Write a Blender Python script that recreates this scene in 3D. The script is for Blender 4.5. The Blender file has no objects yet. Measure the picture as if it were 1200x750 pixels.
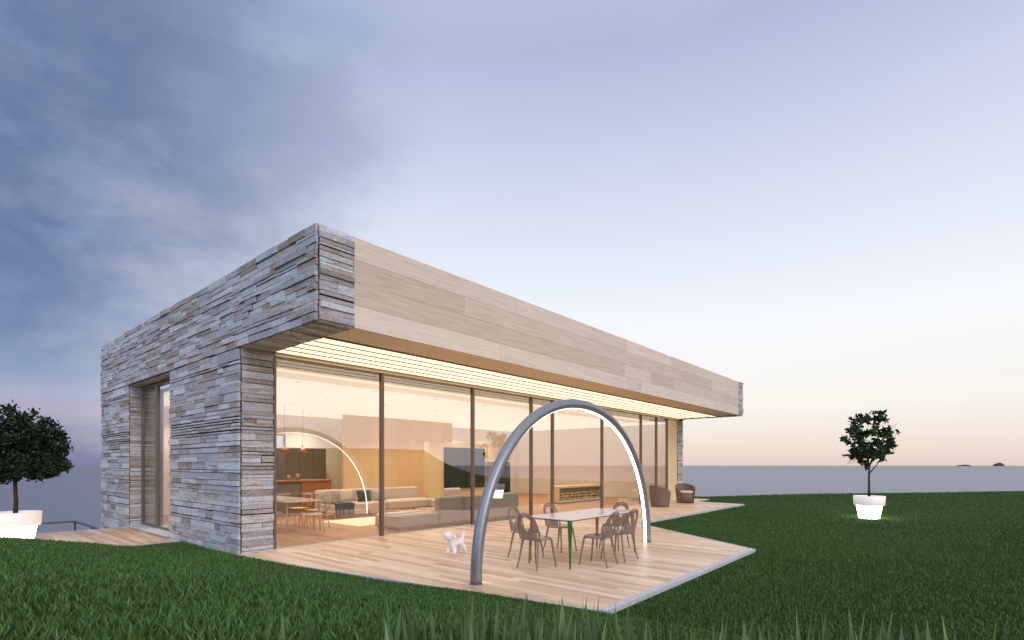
import bpy, math, random
import numpy as np
from mathutils import Vector, Matrix
R = math.radians
sc = bpy.context.scene
COL = sc.collection
# ---------------------------------------------------------------- camera
CAM = Vector((-3.892, -9.562, 1.55))
RT = Vector((0.6489, -0.76087, 0)); FW = Vector((0.76087, 0.6489, 0))
cd = bpy.data.cameras.new('camera'); cam = bpy.data.objects.new('camera', cd); COL.objects.link(cam)
cam.location = CAM; cam.rotation_euler = (R(90), 0, math.atan2(-FW.x, FW.y))
cd.sensor_width = 36; cd.lens = 615/1200*36; cd.shift_y = 170/1200
cd.clip_start = 0.05; cd.clip_end = 60000
sc.camera = cam
sc.view_settings.view_transform = 'Standard'; sc.view_settings.look = 'None'
sc.view_settings.exposure = 0.0; sc.view_settings.gamma = 1
sc.cycles.use_denoising = True
sc.cycles.max_bounces = 10; sc.cycles.transparent_max_bounces = 24
sc.cycles.caustics_reflective = False; sc.cycles.caustics_refractive = False
sc.cycles.sample_clamp_indirect = 4

def s2l(c):
    return tuple((x/255/12.92 if x/255 <= .04045 else ((x/255+.055)/1.055)**2.4) for x in c) + (1,)
def dirh(deg, el=0):            # direction at deg to the right of the view axis
    a = R(deg); h = FW*math.cos(a) + RT*math.sin(a)
    return Vector((h.x*math.cos(R(el)), h.y*math.cos(R(el)), math.sin(R(el))))

# ---------------------------------------------------------------- world: dusk sky
w = bpy.data.worlds.new('World'); sc.world = w; w.use_nodes = True
nt = w.node_tree; nt.nodes.clear(); N = nt.nodes.new; L = nt.links.new
def ramp(nt, stops, interp='LINEAR'):
    r = nt.nodes.new('ShaderNodeValToRGB'); r.color_ramp.interpolation = interp
    e = r.color_ramp.elements
    while len(e) > 1: e.remove(e[-1])
    e[0].position = stops[0][0]; e[0].color = stops[0][1]
    for p, c in stops[1:]:
        q = e.new(p); q.color = c
    return r
def mth(nt, op, a, b=None, c=None):
    m = nt.nodes.new('ShaderNodeMath'); m.operation = op
    for i, v in enumerate((a, b, c)):
        if v is None: continue
        if isinstance(v, (int, float)): m.inputs[i].default_value = v
        else: nt.links.new(v, m.inputs[i])
    return m.outputs[0]
def mixc(nt, fac, a, b, bt='MIX'):
    m = nt.nodes.new('ShaderNodeMix'); m.data_type = 'RGBA'; m.blend_type = bt
    for i, v in ((0, fac), (6, a), (7, b)):
        if isinstance(v, (int, float)): m.inputs[i].default_value = v
        elif isinstance(v, tuple): m.inputs[i].default_value = v
        else: nt.links.new(v, m.inputs[i])
    return m.outputs[2]
tc = N('ShaderNodeTexCoord'); sep = N('ShaderNodeSeparateXYZ'); L(tc.outputs['Generated'], sep.inputs[0])
comb = N('ShaderNodeCombineXYZ'); L(sep.outputs[0], comb.inputs[0]); L(sep.outputs[1], comb.inputs[1])
nrm = N('ShaderNodeVectorMath'); nrm.operation = 'NORMALIZE'; L(comb.outputs[0], nrm.inputs[0])
dot = N('ShaderNodeVectorMath'); dot.operation = 'DOT_PRODUCT'; L(nrm.outputs[0], dot.inputs[0])
dk = dirh(-70); dot.inputs[1].default_value = (dk.x, dk.y, 0)
mp = N('ShaderNodeMapping'); mp.inputs['Scale'].default_value = (1.0, 1.0, 1.9); L(tc.outputs['Generated'], mp.inputs[0])
n1 = N('ShaderNodeTexNoise'); n1.inputs['Scale'].default_value = 2.9; n1.inputs['Detail'].default_value = 7; n1.inputs['Roughness'].default_value = .58
L(mp.outputs[0], n1.inputs[0])
mp2 = N('ShaderNodeMapping'); mp2.inputs['Scale'].default_value = (1.0, 1.0, 16); L(tc.outputs['Generated'], mp2.inputs[0])
n2 = N('ShaderNodeTexNoise'); n2.inputs['Scale'].default_value = 1.7; n2.inputs['Detail'].default_value = 5; L(mp2.outputs[0], n2.inputs[0])
el = sep.outputs[2]
elw = mth(nt, 'ADD', el, mth(nt, 'MULTIPLY', mth(nt, 'SUBTRACT', n2.outputs[0], .5), .10))
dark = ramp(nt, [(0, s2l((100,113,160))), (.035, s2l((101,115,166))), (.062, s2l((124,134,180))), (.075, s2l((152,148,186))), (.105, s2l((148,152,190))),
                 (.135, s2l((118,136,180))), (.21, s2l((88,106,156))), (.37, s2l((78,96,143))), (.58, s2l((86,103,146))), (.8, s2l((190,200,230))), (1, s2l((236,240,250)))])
L(elw, dark.inputs[0])
bright = ramp(nt, [(0, s2l((226,206,200))), (.03, s2l((236,220,212))), (.10, s2l((245,239,234))), (.24, s2l((243,245,250))), (.42, s2l((214,221,240))),
                   (.62, s2l((174,184,216))), (.70, s2l((184,194,224))), (.85, s2l((226,232,248))), (1, s2l((236,240,250)))])  # top stops of both ramps: brightness added at the unseen zenith for the walls
L(el, bright.inputs[0])
t = mth(nt, 'ADD', dot.outputs['Value'], mth(nt, 'MULTIPLY', mth(nt, 'SUBTRACT', n1.outputs[0], .5), .55))
mr = N('ShaderNodeMapRange'); mr.interpolation_type = 'SMOOTHSTEP'
mr.inputs['From Min'].default_value = .45; mr.inputs['From Max'].default_value = .95
mr.inputs['To Min'].default_value = 0; mr.inputs['To Max'].default_value = 1
L(t, mr.inputs[0])
skyc = mixc(nt, mr.outputs[0], bright.outputs[0], dark.outputs[0])
# light wisps of cloud in the dark part
wis = N('ShaderNodeMapRange'); wis.inputs['From Min'].default_value = .53; wis.inputs['From Max'].default_value = .80
L(n1.outputs[0], wis.inputs[0])
skyc = mixc(nt, mth(nt, 'MULTIPLY', wis.outputs[0], .30), skyc, s2l((215,222,242)))
n3 = N('ShaderNodeTexNoise'); n3.inputs['Scale'].default_value = 7; n3.inputs['Detail'].default_value = 7; n3.inputs['Roughness'].default_value = .6; L(mp.outputs[0], n3.inputs[0])
w3 = N('ShaderNodeMapRange'); w3.interpolation_type = 'SMOOTHSTEP'; w3.inputs['From Min'].default_value = .50; w3.inputs['From Max'].default_value = .72; L(n3.outputs[0], w3.inputs[0])
skyc = mixc(nt, mth(nt, 'MULTIPLY', w3.outputs[0], mth(nt, 'MULTIPLY', mr.outputs[0], .34)), skyc, s2l((150,168,208)))
# warm sunset glow low on the right, beyond the frame
gd = N('ShaderNodeVectorMath'); gd.operation = 'DOT_PRODUCT'; L(nrm.outputs[0], gd.inputs[0]); g = dirh(96); gd.inputs[1].default_value = (g.x, g.y, 0)
gm = N('ShaderNodeMapRange'); gm.interpolation_type = 'SMOOTHSTEP'; gm.inputs['From Min'].default_value = .64; gm.inputs['From Max'].default_value = 1.0
L(gd.outputs['Value'], gm.inputs[0])
ge = N('ShaderNodeMapRange'); ge.interpolation_type = 'SMOOTHSTEP'; ge.inputs['From Min'].default_value = .8; ge.inputs['From Max'].default_value = 0.0
L(el, ge.inputs[0])
skyc = mixc(nt, mth(nt, 'MULTIPLY', gm.outputs[0], ge.outputs[0]), skyc, (.94, .90, .95, 1))
# brightness added to the unseen sky behind the viewer, to light the house
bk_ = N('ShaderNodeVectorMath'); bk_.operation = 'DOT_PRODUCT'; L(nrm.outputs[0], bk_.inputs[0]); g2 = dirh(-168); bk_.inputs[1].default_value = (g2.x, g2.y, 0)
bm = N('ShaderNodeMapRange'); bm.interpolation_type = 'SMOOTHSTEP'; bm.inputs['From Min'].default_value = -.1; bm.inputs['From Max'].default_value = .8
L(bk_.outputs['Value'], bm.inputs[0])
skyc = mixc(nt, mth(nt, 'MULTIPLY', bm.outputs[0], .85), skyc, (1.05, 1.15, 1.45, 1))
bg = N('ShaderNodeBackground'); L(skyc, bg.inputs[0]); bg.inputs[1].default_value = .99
nish = N('ShaderNodeTexSky'); nish.sky_type = 'NISHITA'; nish.sun_disc = False
SUND = dirh(140, 24); nish.sun_elevation = R(4); nish.sun_rotation = math.atan2(SUND.x, SUND.y)
bg2 = N('ShaderNodeBackground'); L(nish.outputs[0], bg2.inputs[0]); bg2.inputs[1].default_value = .03
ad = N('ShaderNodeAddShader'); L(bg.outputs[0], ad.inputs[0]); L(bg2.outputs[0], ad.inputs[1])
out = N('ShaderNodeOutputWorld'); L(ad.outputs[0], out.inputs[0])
# soft low sun behind thin cloud
sl = bpy.data.lights.new('sun', 'SUN'); sl.energy = 1.1; sl.angle = R(22); sl.color = (1, .84, .70)
so = bpy.data.objects.new('sun', sl); COL.objects.link(so); so.rotation_euler = SUND.to_track_quat('Z', 'Y').to_euler()
so.location = (0, 0, 30)

# ---------------------------------------------------------------- materials
def new_mat(name):
    m = bpy.data.materials.new(name); m.use_nodes = True; nt = m.node_tree
    b = nt.nodes['Principled BSDF']; return m, nt, b
def simple(name, col, rough=.5, metal=0, noise=0, nscale=8, bump=0, bscale=40, stretch=(1,1,1), spec=.5):
    m, nt, b = new_mat(name); c = col if len(col) == 4 else tuple(col)+(1,)
    b.inputs['Base Color'].default_value = c; b.inputs['Roughness'].default_value = rough; b.inputs['Metallic'].default_value = metal
    b.inputs['Specular IOR Level'].default_value = spec
    if noise or bump:
        tc = nt.nodes.new('ShaderNodeTexCoord'); mp = nt.nodes.new('ShaderNodeMapping'); mp.inputs['Scale'].default_value = stretch
        nt.links.new(tc.outputs['Object'], mp.inputs[0])
        if noise:
            n = nt.nodes.new('ShaderNodeTexNoise'); n.inputs['Scale'].default_value = nscale; n.inputs['Detail'].default_value = 5
            nt.links.new(mp.outputs[0], n.inputs[0])
            r = ramp(nt, [(.3, tuple(x*(1-noise) for x in c[:3])+(1,)), (.7, tuple(min(1, x*(1+noise)) for x in c[:3])+(1,))])
            nt.links.new(n.outputs[0], r.inputs[0]); nt.links.new(r.outputs[0], b.inputs['Base Color'])
        if bump:
            n = nt.nodes.new('ShaderNodeTexNoise'); n.inputs['Scale'].default_value = bscale; n.inputs['Detail'].default_value = 4
            nt.links.new(mp.outputs[0], n.inputs[0])
            bp = nt.nodes.new('ShaderNodeBump'); bp.inputs['Strength'].default_value = bump; bp.inputs['Distance'].default_value = .01
            nt.links.new(n.outputs[0], bp.inputs['Height']); nt.links.new(bp.outputs[0], b.inputs['Normal'])
    return m
def emis(name, col, st, body=(.8,.8,.8)):
    m, nt, b = new_mat(name); b.inputs['Base Color'].default_value = tuple(body)+(1,)
    b.inputs['Emission Color'].default_value = tuple(col)+(1,); b.inputs['Emission Strength'].default_value = st
    b.inputs['Roughness'].default_value = .45
    return m
def wood(name, stops, stretch, rough=.45, gscale=9, tone_attr=True, bump=.12, sat=1, spec=.4):
    """planks: the tone attribute picks the board's colour, stretched noise gives the grain"""
    m, nt, b = new_mat(name)
    tc = nt.nodes.new('ShaderNodeTexCoord'); mp = nt.nodes.new('ShaderNodeMapping'); mp.inputs['Scale'].default_value = stretch
    nt.links.new(tc.outputs['Object'], mp.inputs[0])
    at = nt.nodes.new('ShaderNodeAttribute'); at.attribute_name = 'tone'
    cb = nt.nodes.new('ShaderNodeVectorMath'); cb.operation = 'MULTIPLY_ADD'
    nt.links.new(at.outputs['Fac'], cb.inputs[0]); cb.inputs[1].default_value = (37, 53, 71); nt.links.new(mp.outputs[0], cb.inputs[2])
    n = nt.nodes.new('ShaderNodeTexNoise'); n.inputs['Scale'].default_value = gscale; n.inputs['Detail'].default_value = 7; n.inputs['Roughness'].default_value = .6
    n.inputs['Distortion'].default_value = .25
    nt.links.new(cb.outputs[0], n.inputs[0])
    v = mth(nt, 'ADD', mth(nt, 'MULTIPLY', at.outputs['Fac'], .62), mth(nt, 'MULTIPLY', mth(nt, 'SUBTRACT', n.outputs[0], .30), .9))
    r = ramp(nt, [(p, s2l(c)) for p, c in stops]); nt.links.new(v, r.inputs[0]); nt.links.new(r.outputs[0], b.inputs['Base Color'])
    b.inputs['Roughness'].default_value = rough; b.inputs['Specular IOR Level'].default_value = spec
    bp = nt.nodes.new('ShaderNodeBump'); bp.inputs['Strength'].default_value = bump; bp.inputs['Distance'].default_value = .004
    nt.links.new(n.outputs[0], bp.inputs['Height']); nt.links.new(bp.outputs[0], b.inputs['Normal'])
    return m
def stone_mat():
    m, nt, b = new_mat('ledge_stone')
    tc = nt.nodes.new('ShaderNodeTexCoord'); at = nt.nodes.new('ShaderNodeAttribute'); at.attribute_name = 'tone'
    wn = nt.nodes.new('ShaderNodeTexWhiteNoise'); wn.noise_dimensions = '1D'; nt.links.new(at.outputs['Fac'], wn.inputs['W'])
    mp = nt.nodes.new('ShaderNodeMapping'); mp.inputs['Scale'].default_value = (1, 1, 5.0); nt.links.new(tc.outputs['Object'], mp.inputs[0])
    off = nt.nodes.new('ShaderNodeVectorMath'); off.operation = 'MULTIPLY_ADD'; nt.links.new(at.outputs['Fac'], off.inputs[0]); off.inputs[1].default_value = (91, 47, 33)
    nt.links.new(mp.outputs[0], off.inputs[2])
    na = nt.nodes.new('ShaderNodeTexNoise'); na.inputs['Scale'].default_value = 2.6; na.inputs['Detail'].default_value = 8; na.inputs['Roughness'].default_value = .62
    nt.links.new(off.outputs[0], na.inputs[0])
    nb = nt.nodes.new('ShaderNodeTexNoise'); nb.inputs['Scale'].default_value = 22; nb.inputs['Detail'].default_value = 6; nb.inputs['Roughness'].default_value = .7
    nt.links.new(off.outputs[0], nb.inputs[0])
    grey = ramp(nt, [(.28, s2l((104,104,110))), (.46, s2l((180,183,192))), (.72, s2l((222,223,230)))])
    nt.links.new(nb.outputs[0], grey.inputs[0])
    brn = ramp(nt, [(.3, s2l((96,80,72))), (.55, s2l((168,148,134))), (.8, s2l((202,186,172)))])
    nt.links.new(nb.outputs[0], brn.inputs[0])
    f = nt.nodes.new('ShaderNodeMapRange'); f.inputs['From Min'].default_value = .54; f.inputs['From Max'].default_value = .80
    nt.links.new(mth(nt, 'ADD', mth(nt, 'MULTIPLY', wn.outputs['Value'], .36), mth(nt, 'MULTIPLY', na.outputs[0], .75)), f.inputs[0])
    c = mixc(nt, f.outputs[0], grey.outputs[0], brn.outputs[0])
    dm = mth(nt, 'ADD', .80, mth(nt, 'MULTIPLY', at.outputs['Fac'], .50))
    cm = nt.nodes.new('ShaderNodeCombineColor'); [nt.links.new(dm, cm.inputs[i]) for i in range(3)]
    c = mixc(nt, 1.0, c, cm.outputs[0], 'MULTIPLY')
    nt.links.new(c, b.inputs['Base Color']); b.inputs['Roughness'].default_value = .85; b.inputs['Specular IOR Level'].default_value = .25
    bp = nt.nodes.new('ShaderNodeBump'); bp.inputs['Strength'].default_value = .75; bp.inputs['Distance'].default_value = .02
    h = mth(nt, 'ADD', nb.outputs[0], mth(nt, 'MULTIPLY', na.outputs[0], 1.6))
    nt.links.new(h, bp.inputs['Height']); nt.links.new(bp.outputs[0], b.inputs['Normal'])
    return m
def glass_mat(name, base=.2, k=.8, tint=(.97,.98,.97)):
    m = bpy.data.materials.new(name); m.use_nodes = True; nt = m.node_tree; nt.nodes.clear()
    o = nt.nodes.new('ShaderNodeOutputMaterial'); g = nt.nodes.new('ShaderNodeBsdfGlossy'); g.inputs['Roughness'].default_value = .0
    g.inputs['Color'].default_value = (.95,.96,.98,1)
    tr = nt.nodes.new('ShaderNodeBsdfTransparent'); tr.inputs[0].default_value = tuple(tint)+(1,)
    fr = nt.nodes.new('ShaderNodeFresnel'); fr.inputs[0].default_value = 1.5
    f = mth(nt, 'ADD', base, mth(nt, 'MULTIPLY', fr.outputs[0], k)); 
    # only the outer faces are coated; the inner faces pass light straight through
    mx = nt.nodes.new('ShaderNodeMixShader'); nt.links.new(f, mx.inputs[0]); nt.links.new(tr.outputs[0], mx.inputs[1]); nt.links.new(g.outputs[0], mx.inputs[2])
    nt.links.new(mx.outputs[0], o.inputs[0]); return m
def smoke_mat(name, col, alpha):
    m, nt, b = new_mat(name); b.inputs['Base Color'].default_value = tuple(col)+(1,); b.inputs['Roughness'].default_value = .18
    b.inputs['Alpha'].default_value = alpha; b.inputs['Specular IOR Level'].default_value = .6
    return m
def foliage(name, c1, c2):
    m, nt, b = new_mat(name); at = nt.nodes.new('ShaderNodeAttribute'); at.attribute_name = 'tone'
    r = ramp(nt, [(0, tuple(c1)+(1,)), (1, tuple(c2)+(1,))]); nt.links.new(at.outputs['Fac'], r.inputs[0])
    nt.links.new(r.outputs[0], b.inputs['Base Color']); b.inputs['Roughness'].default_value = .5; b.inputs['Specular IOR Level'].default_value = .3
    return m

M = {}
M['stone'] = stone_mat()
M['joint'] = simple('dark_joint', (.012,.011,.012), .9)
M['fascia'] = wood('pale_fascia_boards', [(0.05, (172,154,140)), (.3, (196,179,164)), (.55, (212,197,182)), (.95, (234,220,206))], (.30, 5, 5), .5, 5, bump=.08)
M['deck'] = wood('deck_boards', [(0.0, (170,136,108)), (.35, (208,176,146)), (.65, (226,199,170)), (1, (240,218,194))], (4, .55, 4), .42, 7)
M['soffit'] = wood('soffit_wood', [(0, (228,204,168)), (.5, (243,226,198)), (1, (249,238,216))], (.4, 5, 5), .5, 4, bump=.05)
M['batten'] = simple('dark_batten_wood', (.30,.19,.10), .6)
M['floor'] = wood('interior_floor_boards', [(0, (128,88,54)), (.5, (168,122,80)), (1, (190,146,104))], (4, .5, 4), .3, 6)
M['wallwood'] = wood('interior_wall_panel', [(0, (202,172,132)), (.5, (222,196,158)), (1, (233,211,178))], (.5, .5, 4), .5, 4, bump=.05)
M['redwood'] = wood('island_wood', [(0, (120,72,42)), (.5, (158,98,60)), (1, (180,120,78))], (.5, .5, 5), .4, 4)
M['plaster'] = simple('pale_plaster', (.84,.79,.72), .8, noise=.03)
M['bronze'] = simple('bronze_aluminium', (.19,.155,.135), .38, .6)
M['concrete'] = simple('pale_concrete_edging', (.50,.50,.52), .75, noise=.12, nscale=14, bump=.2, bscale=60)
M['glass'] = glass_mat('coated_glass', .20, .85)
M['metal'] = simple('brushed_grey_metal', (.26,.275,.305), .40, .6, noise=.08, nscale=30, stretch=(1,1,1), bump=.05, bscale=120)
M['led'] = emis('led_strip_light', (1, .97, .92), 4.2)
M['ledwarm'] = emis('warm_soffit_light', (1, .84, .60), 1.2)
M['ceil'] = emis('added_room_glow', (1, .88, .73), .70)
M['white'] = simple('white_plastic', (.78,.78,.80), .35)
M['topwhite'] = simple('table_top_white', (.74,.72,.70), .12)
M['smoke'] = smoke_mat('smoky_brown_plastic', (.23,.165,.135), .64)
M['smokeseat'] = smoke_mat('smoky_seat_plastic', (.30,.25,.22), .88)
M['green'] = smoke_mat('green_translucent_leg', (.03,.14,.02), .93)
M['amber'] = smoke_mat('amber_translucent_leg', (.36,.16,.07), .75)
M['wicker'] = simple('brown_wicker', (.17,.125,.10), .7, noise=.45, nscale=60, bump=.9, bscale=90, stretch=(1,1,2.5))
M['cushion'] = simple('cream_cushion', (.62,.56,.46), .85, bump=.2)
M['sofa'] = simple('taupe_sofa_fabric', (.50,.41,.37), .9, noise=.12, nscale=60, bump=.3, bscale=200)
M['sofadark'] = simple('charcoal_throw_fabric', (.055,.055,.07), .9, noise=.2, nscale=40, bump=.3, bscale=100)
M['rug'] = simple('cream_rug_pile', (.70,.62,.48), .95, noise=.06, nscale=30, bump=.5, bscale=150)
M['olive'] = simple('olive_cushion', (.045,.042,.022), .9)
M['lightwood'] = simple('light_ash_wood', (.50,.36,.23), .45, noise=.15, nscale=12, stretch=(1,1,.2))
M['darkcab'] = simple('dark_cabinet_lacquer', (.17,.13,.10), .3)
M['tv'] = simple('black_screen', (.008,.009,.011), .04)
M['pendant'] = simple('copper_pendant', (.48,.20,.12), .3, .7)
M['copperin'] = emis('lit_bulb', (1,.85,.62), 6)
M['pink'] = simple('copper_pipes', (.55,.33,.26), .4, .4)
M['steel'] = simple('grey_rail_steel', (.16,.17,.20), .4, .6)
M['pot'] = emis('lit_pot_plastic', (1, .93, .76), 9)
M['potrim'] = emis('pot_rim_plastic', (1, .90, .84), .35, (.78,.72,.70))
M['soil'] = simple('potting_soil', (.02,.015,.01), .9)
M['bark'] = simple('grey_brown_bark', (.055,.042,.032), .85, noise=.4, nscale=30, bump=.8, bscale=60, stretch=(1,1,.3))
M['leafA'] = foliage('dark_glossy_leaves', (.011,.032,.013), (.042,.092,.036))
M['leafB'] = foliage('dense_dark_leaves', (.006,.017,.008), (.022,.050,.018))
M['grass'] = foliage('lawn_blades', (.013,.049,.009), (.115,.235,.055))
M['tall'] = foliage('broad_blades', (.004,.010,.004), (.22,.36,.15))
M['rock'] = simple('islet_rock', (.05,.04,.045), .9)
M['logs'] = simple('split_logs', (.50,.38,.26), .85, noise=.5, nscale=9, bump=.5, bscale=30)

# zigzag cushion cloth
def zig():
    m, nt, b = new_mat('black_white_zigzag_cloth'); tc = nt.nodes.new('ShaderNodeTexCoord'); s = nt.nodes.new('ShaderNodeSeparateXYZ')
    nt.links.new(tc.outputs['Object'], s.inputs[0])
    tri = mth(nt, 'PINGPONG', s.outputs[0], .05)
    q = mth(nt, 'PINGPONG', mth(nt, 'ADD', s.outputs[2], tri), .03)
    c = mth(nt, 'GREATER_THAN', q, .015); r = ramp(nt, [(0, (.01,.01,.01,1)), (1, (.75,.72,.68,1))]); nt.links.new(c, r.inputs[0])
    nt.links.new(r.outputs[0], b.inputs['Base Color']); b.inputs['Roughness'].default_value = .9
    return m
M['zig'] = zig()
def lawn_mat():
    m, nt, b = new_mat('lawn_soil'); tc = nt.nodes.new('ShaderNodeTexCoord')
    n = nt.nodes.new('ShaderNodeTexNoise'); n.inputs['Scale'].default_value = 30; n.inputs['Detail'].default_value = 8; n.inputs['Roughness'].default_value = .8
    nt.links.new(tc.outputs['Object'], n.inputs[0])
    n2 = nt.nodes.new('ShaderNodeTexNoise'); n2.inputs['Scale'].default_value = .5; n2.inputs['Detail'].default_value = 4
    nt.links.new(tc.outputs['Object'], n2.inputs[0])
    r = ramp(nt, [(.3, (.016,.040,.008,1)), (.7, (.048,.10,.020,1))])
    nt.links.new(mth(nt, 'ADD', mth(nt, 'MULTIPLY', n.outputs[0], .7), mth(nt, 'MULTIPLY', n2.outputs[0], .3)), r.inputs[0])
    nt.links.new(r.outputs[0], b.inputs['Base Color']); b.inputs['Roughness'].default_value = .95; b.inputs['Specular IOR Level'].default_value = .1
    bp = nt.nodes.new('ShaderNodeBump'); bp.inputs['Strength'].default_value = 1; bp.inputs['Distance'].default_value = .05
    nt.links.new(n.outputs[0], bp.inputs['Height']); nt.links.new(bp.outputs[0], b.inputs['Normal'])
    return m
M['lawn'] = lawn_mat()
def sea_mat():
    m, nt, b = new_mat('sea_water'); tc = nt.nodes.new('ShaderNodeTexCoord'); mp = nt.nodes.new('ShaderNodeMapping')
    nt.links.new(tc.outputs['Object'], mp.inputs[0]); mp.inputs['Scale'].default_value = (.05,.05,.05)
    n = nt.nodes.new('ShaderNodeTexNoise'); n.inputs['Scale'].default_value = 1.5; n.inputs['Detail'].default_value = 6; nt.links.new(mp.outputs[0], n.inputs[0])
    bp = nt.nodes.new('ShaderNodeBump'); bp.inputs['Strength'].default_value = .2; bp.inputs['Distance'].default_value = 1.0
    nt.links.new(n.outputs[0], bp.inputs['Height']); nt.links.new(bp.outputs[0], b.inputs['Normal'])
    b.inputs['Base Color'].default_value = (.165,.16,.195,1); b.inputs['Roughness'].default_value = .42
    return m
M['sea'] = sea_mat()

# ---------------------------------------------------------------- helpers
class MB:
    def __init__(s): s.v = []; s.f = []; s.t = []; s.cur = .5; s.smooth = False
    def quad(s, a, b, c, d):
        n = len(s.v); s.v += [tuple(a), tuple(b), tuple(c), tuple(d)]; s.f.append((n, n+1, n+2, n+3)); s.t.append(s.cur)
    def add(s, vs, fs):
        n = len(s.v); s.v += [tuple(q) for q in vs]
        for f in fs: s.f.append(tuple(n+i for i in f)); s.t.append(s.cur)
    def box(s, x0, x1, y0, y1, z0, z1, bev=0):
        if bev <= 0:
            vs = [(x, y, z) for z in (z0, z1) for y in (y0, y1) for x in (x0, x1)]
            s.add(vs, [(0,2,3,1), (4,5,7,6), (0,1,5,4), (2,6,7,3), (0,4,6,2), (1,3,7,5)]); return
        b = min(bev, (x1-x0)/2.01, (y1-y0)/2.01, (z1-z0)/2.01)
        X = (x0, x1); Y = (y0, y1); Z = (z0, z1); vs = []; idx = {}
        for i in (0, 1):
            for j in (0, 1):
                for k in (0, 1):
                    sx, sy, sz = (1-2*i)*b, (1-2*j)*b, (1-2*k)*b
                    for a in range(3):
                        p = [X[i]+sx, Y[j]+sy, Z[k]+sz]; p[a] = (X[i], Y[j], Z[k])[a]
                        idx[(i, j, k, a)] = len(vs); vs.append(p)
        fs = []
        for i in (0, 1): fs.append([idx[(i, j, k, 0)] for j, k in ((0,0), (1,0), (1,1), (0,1))][::(-1 if i == 0 else 1)])
        for j in (0, 1): fs.append([idx[(i, j, k, 1)] for i, k in ((0,0), (1,0), (1,1), (0,1))][::(1 if j == 0 else -1)])
        for k in (0, 1): fs.append([idx[(i, j, k, 2)] for i, j in ((0,0), (1,0), (1,1), (0,1))][::(-1 if k == 0 else 1)])
        for j in (0, 1):
            for k in (0, 1): fs.append([idx[(0,j,k,1)], idx[(1,j,k,1)], idx[(1,j,k,2)], idx[(0,j,k,2)]])
        for i in (0, 1):
            for k in (0, 1): fs.append([idx[(i,0,k,0)], idx[(i,1,k,0)], idx[(i,1,k,2)], idx[(i,0,k,2)]])
        for i in (0, 1):
            for j in (0, 1): fs.append([idx[(i,j,0,0)], idx[(i,j,1,0)], idx[(i,j,1,1)], idx[(i,j,0,1)]])
        for i in (0, 1):
            for j in (0, 1):
                for k in (0, 1): fs.append([idx[(i,j,k,a)] for a in range(3)])
        s.add(vs, fs)
    def tube(s, pts, rad, n=10, cap=True, flat=None):
        pts = [Vector(p) for p in pts]; m = len(pts)
        if isinstance(rad, (int, float)): rad = [rad]*m
        vs = []; up = None
        for i, p in enumerate(pts):
            tg = (pts[min(i+1, m-1)] - pts[max(i-1, 0)]).normalized()
            if up is None:
                up = Vector((0,0,1)) if abs(tg.z) < .9 else Vector((1,0,0))
            sd = tg.cross(up).normalized(); up = sd.cross(tg).normalized()
            for k in range(n):
                a = 2*math.pi*k/n; vs.append(p + (sd*math.cos(a) + up*math.sin(a))*rad[i])
        fs = [(i*n+k, i*n+(k+1) % n, (i+1)*n+(k+1) % n, (i+1)*n+k) for i in range(m-1) for k in range(n)]
        if cap: fs += [tuple(range(n))[::-1], tuple((m-1)*n+k for k in range(n))]
        s.add(vs, fs)
    def lathe(s, prof, n=32, c=(0,0), closed=False):
        vs = []; m = len(prof)
        for r, z in prof:
            for k in range(n):
                a = 2*math.pi*k/n; vs.append((c[0]+r*math.cos(a), c[1]+r*math.sin(a), z))
        rng = range(m if closed else m-1)
        fs = [(i*n+k, i*n+(k+1) % n, ((i+1) % m)*n+(k+1) % n, ((i+1) % m)*n+k) for i in rng for k in range(n)]
        s.add(vs, fs)
    def grid(s, fn, nu, nv, closed_u=False):
        vs = [fn(i/(nu if closed_u else nu-1), j/(nv-1)) for j in range(nv) for i in range(nu)]
        fs = [(j*nu+i, j*nu+(i+1) % nu, (j+1)*nu+(i+1) % nu, (j+1)*nu+i) for j in range(nv-1) for i in range(nu if closed_u else nu-1)]
        s.add(vs, fs)
    def build(s, name, mat, parent=None, smooth=False, loc=None):
        me = bpy.data.meshes.new(name); me.from_pydata(s.v, [], s.f); me.materials.append(mat)
        a = me.attributes.new('tone', 'FLOAT', 'FACE'); a.data.foreach_set('value', s.t)
        me.update()
        if smooth:
            me.polygons.foreach_set('use_smooth', [True]*len(me.polygons))
        o = bpy.data.objects.new(name, me); COL.objects.link(o)
        if parent: o.parent = parent
        if loc: o.location = loc
        return o
def tag(o, label=None, cat=None, group=None, kind=None):
    if label: o['label'] = label
    if cat: o['category'] = cat
    if group: o['group'] = group
    if kind: o['kind'] = kind
    return o
def empty(name, label, cat, loc=(0,0,0), rz=0, group=None, sc_=1):
    o = bpy.data.objects.new(name, None); COL.objects.link(o); o.location = loc; o.rotation_euler = (0,0,rz); o.scale = (sc_,)*3
    o.empty_display_size = .2
    return tag(o, label, cat, group)
def copy_tree(o, parent=None):
    c = o.copy(); COL.objects.link(c)
    if parent: c.parent = parent
    for ch in list(o.children): copy_tree(ch, c)
    return c
def onebox(name, dims, mat, parent=None, bev=0):
    m = MB(); m.box(*dims, bev=bev); return m.build(name, mat, parent)

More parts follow.
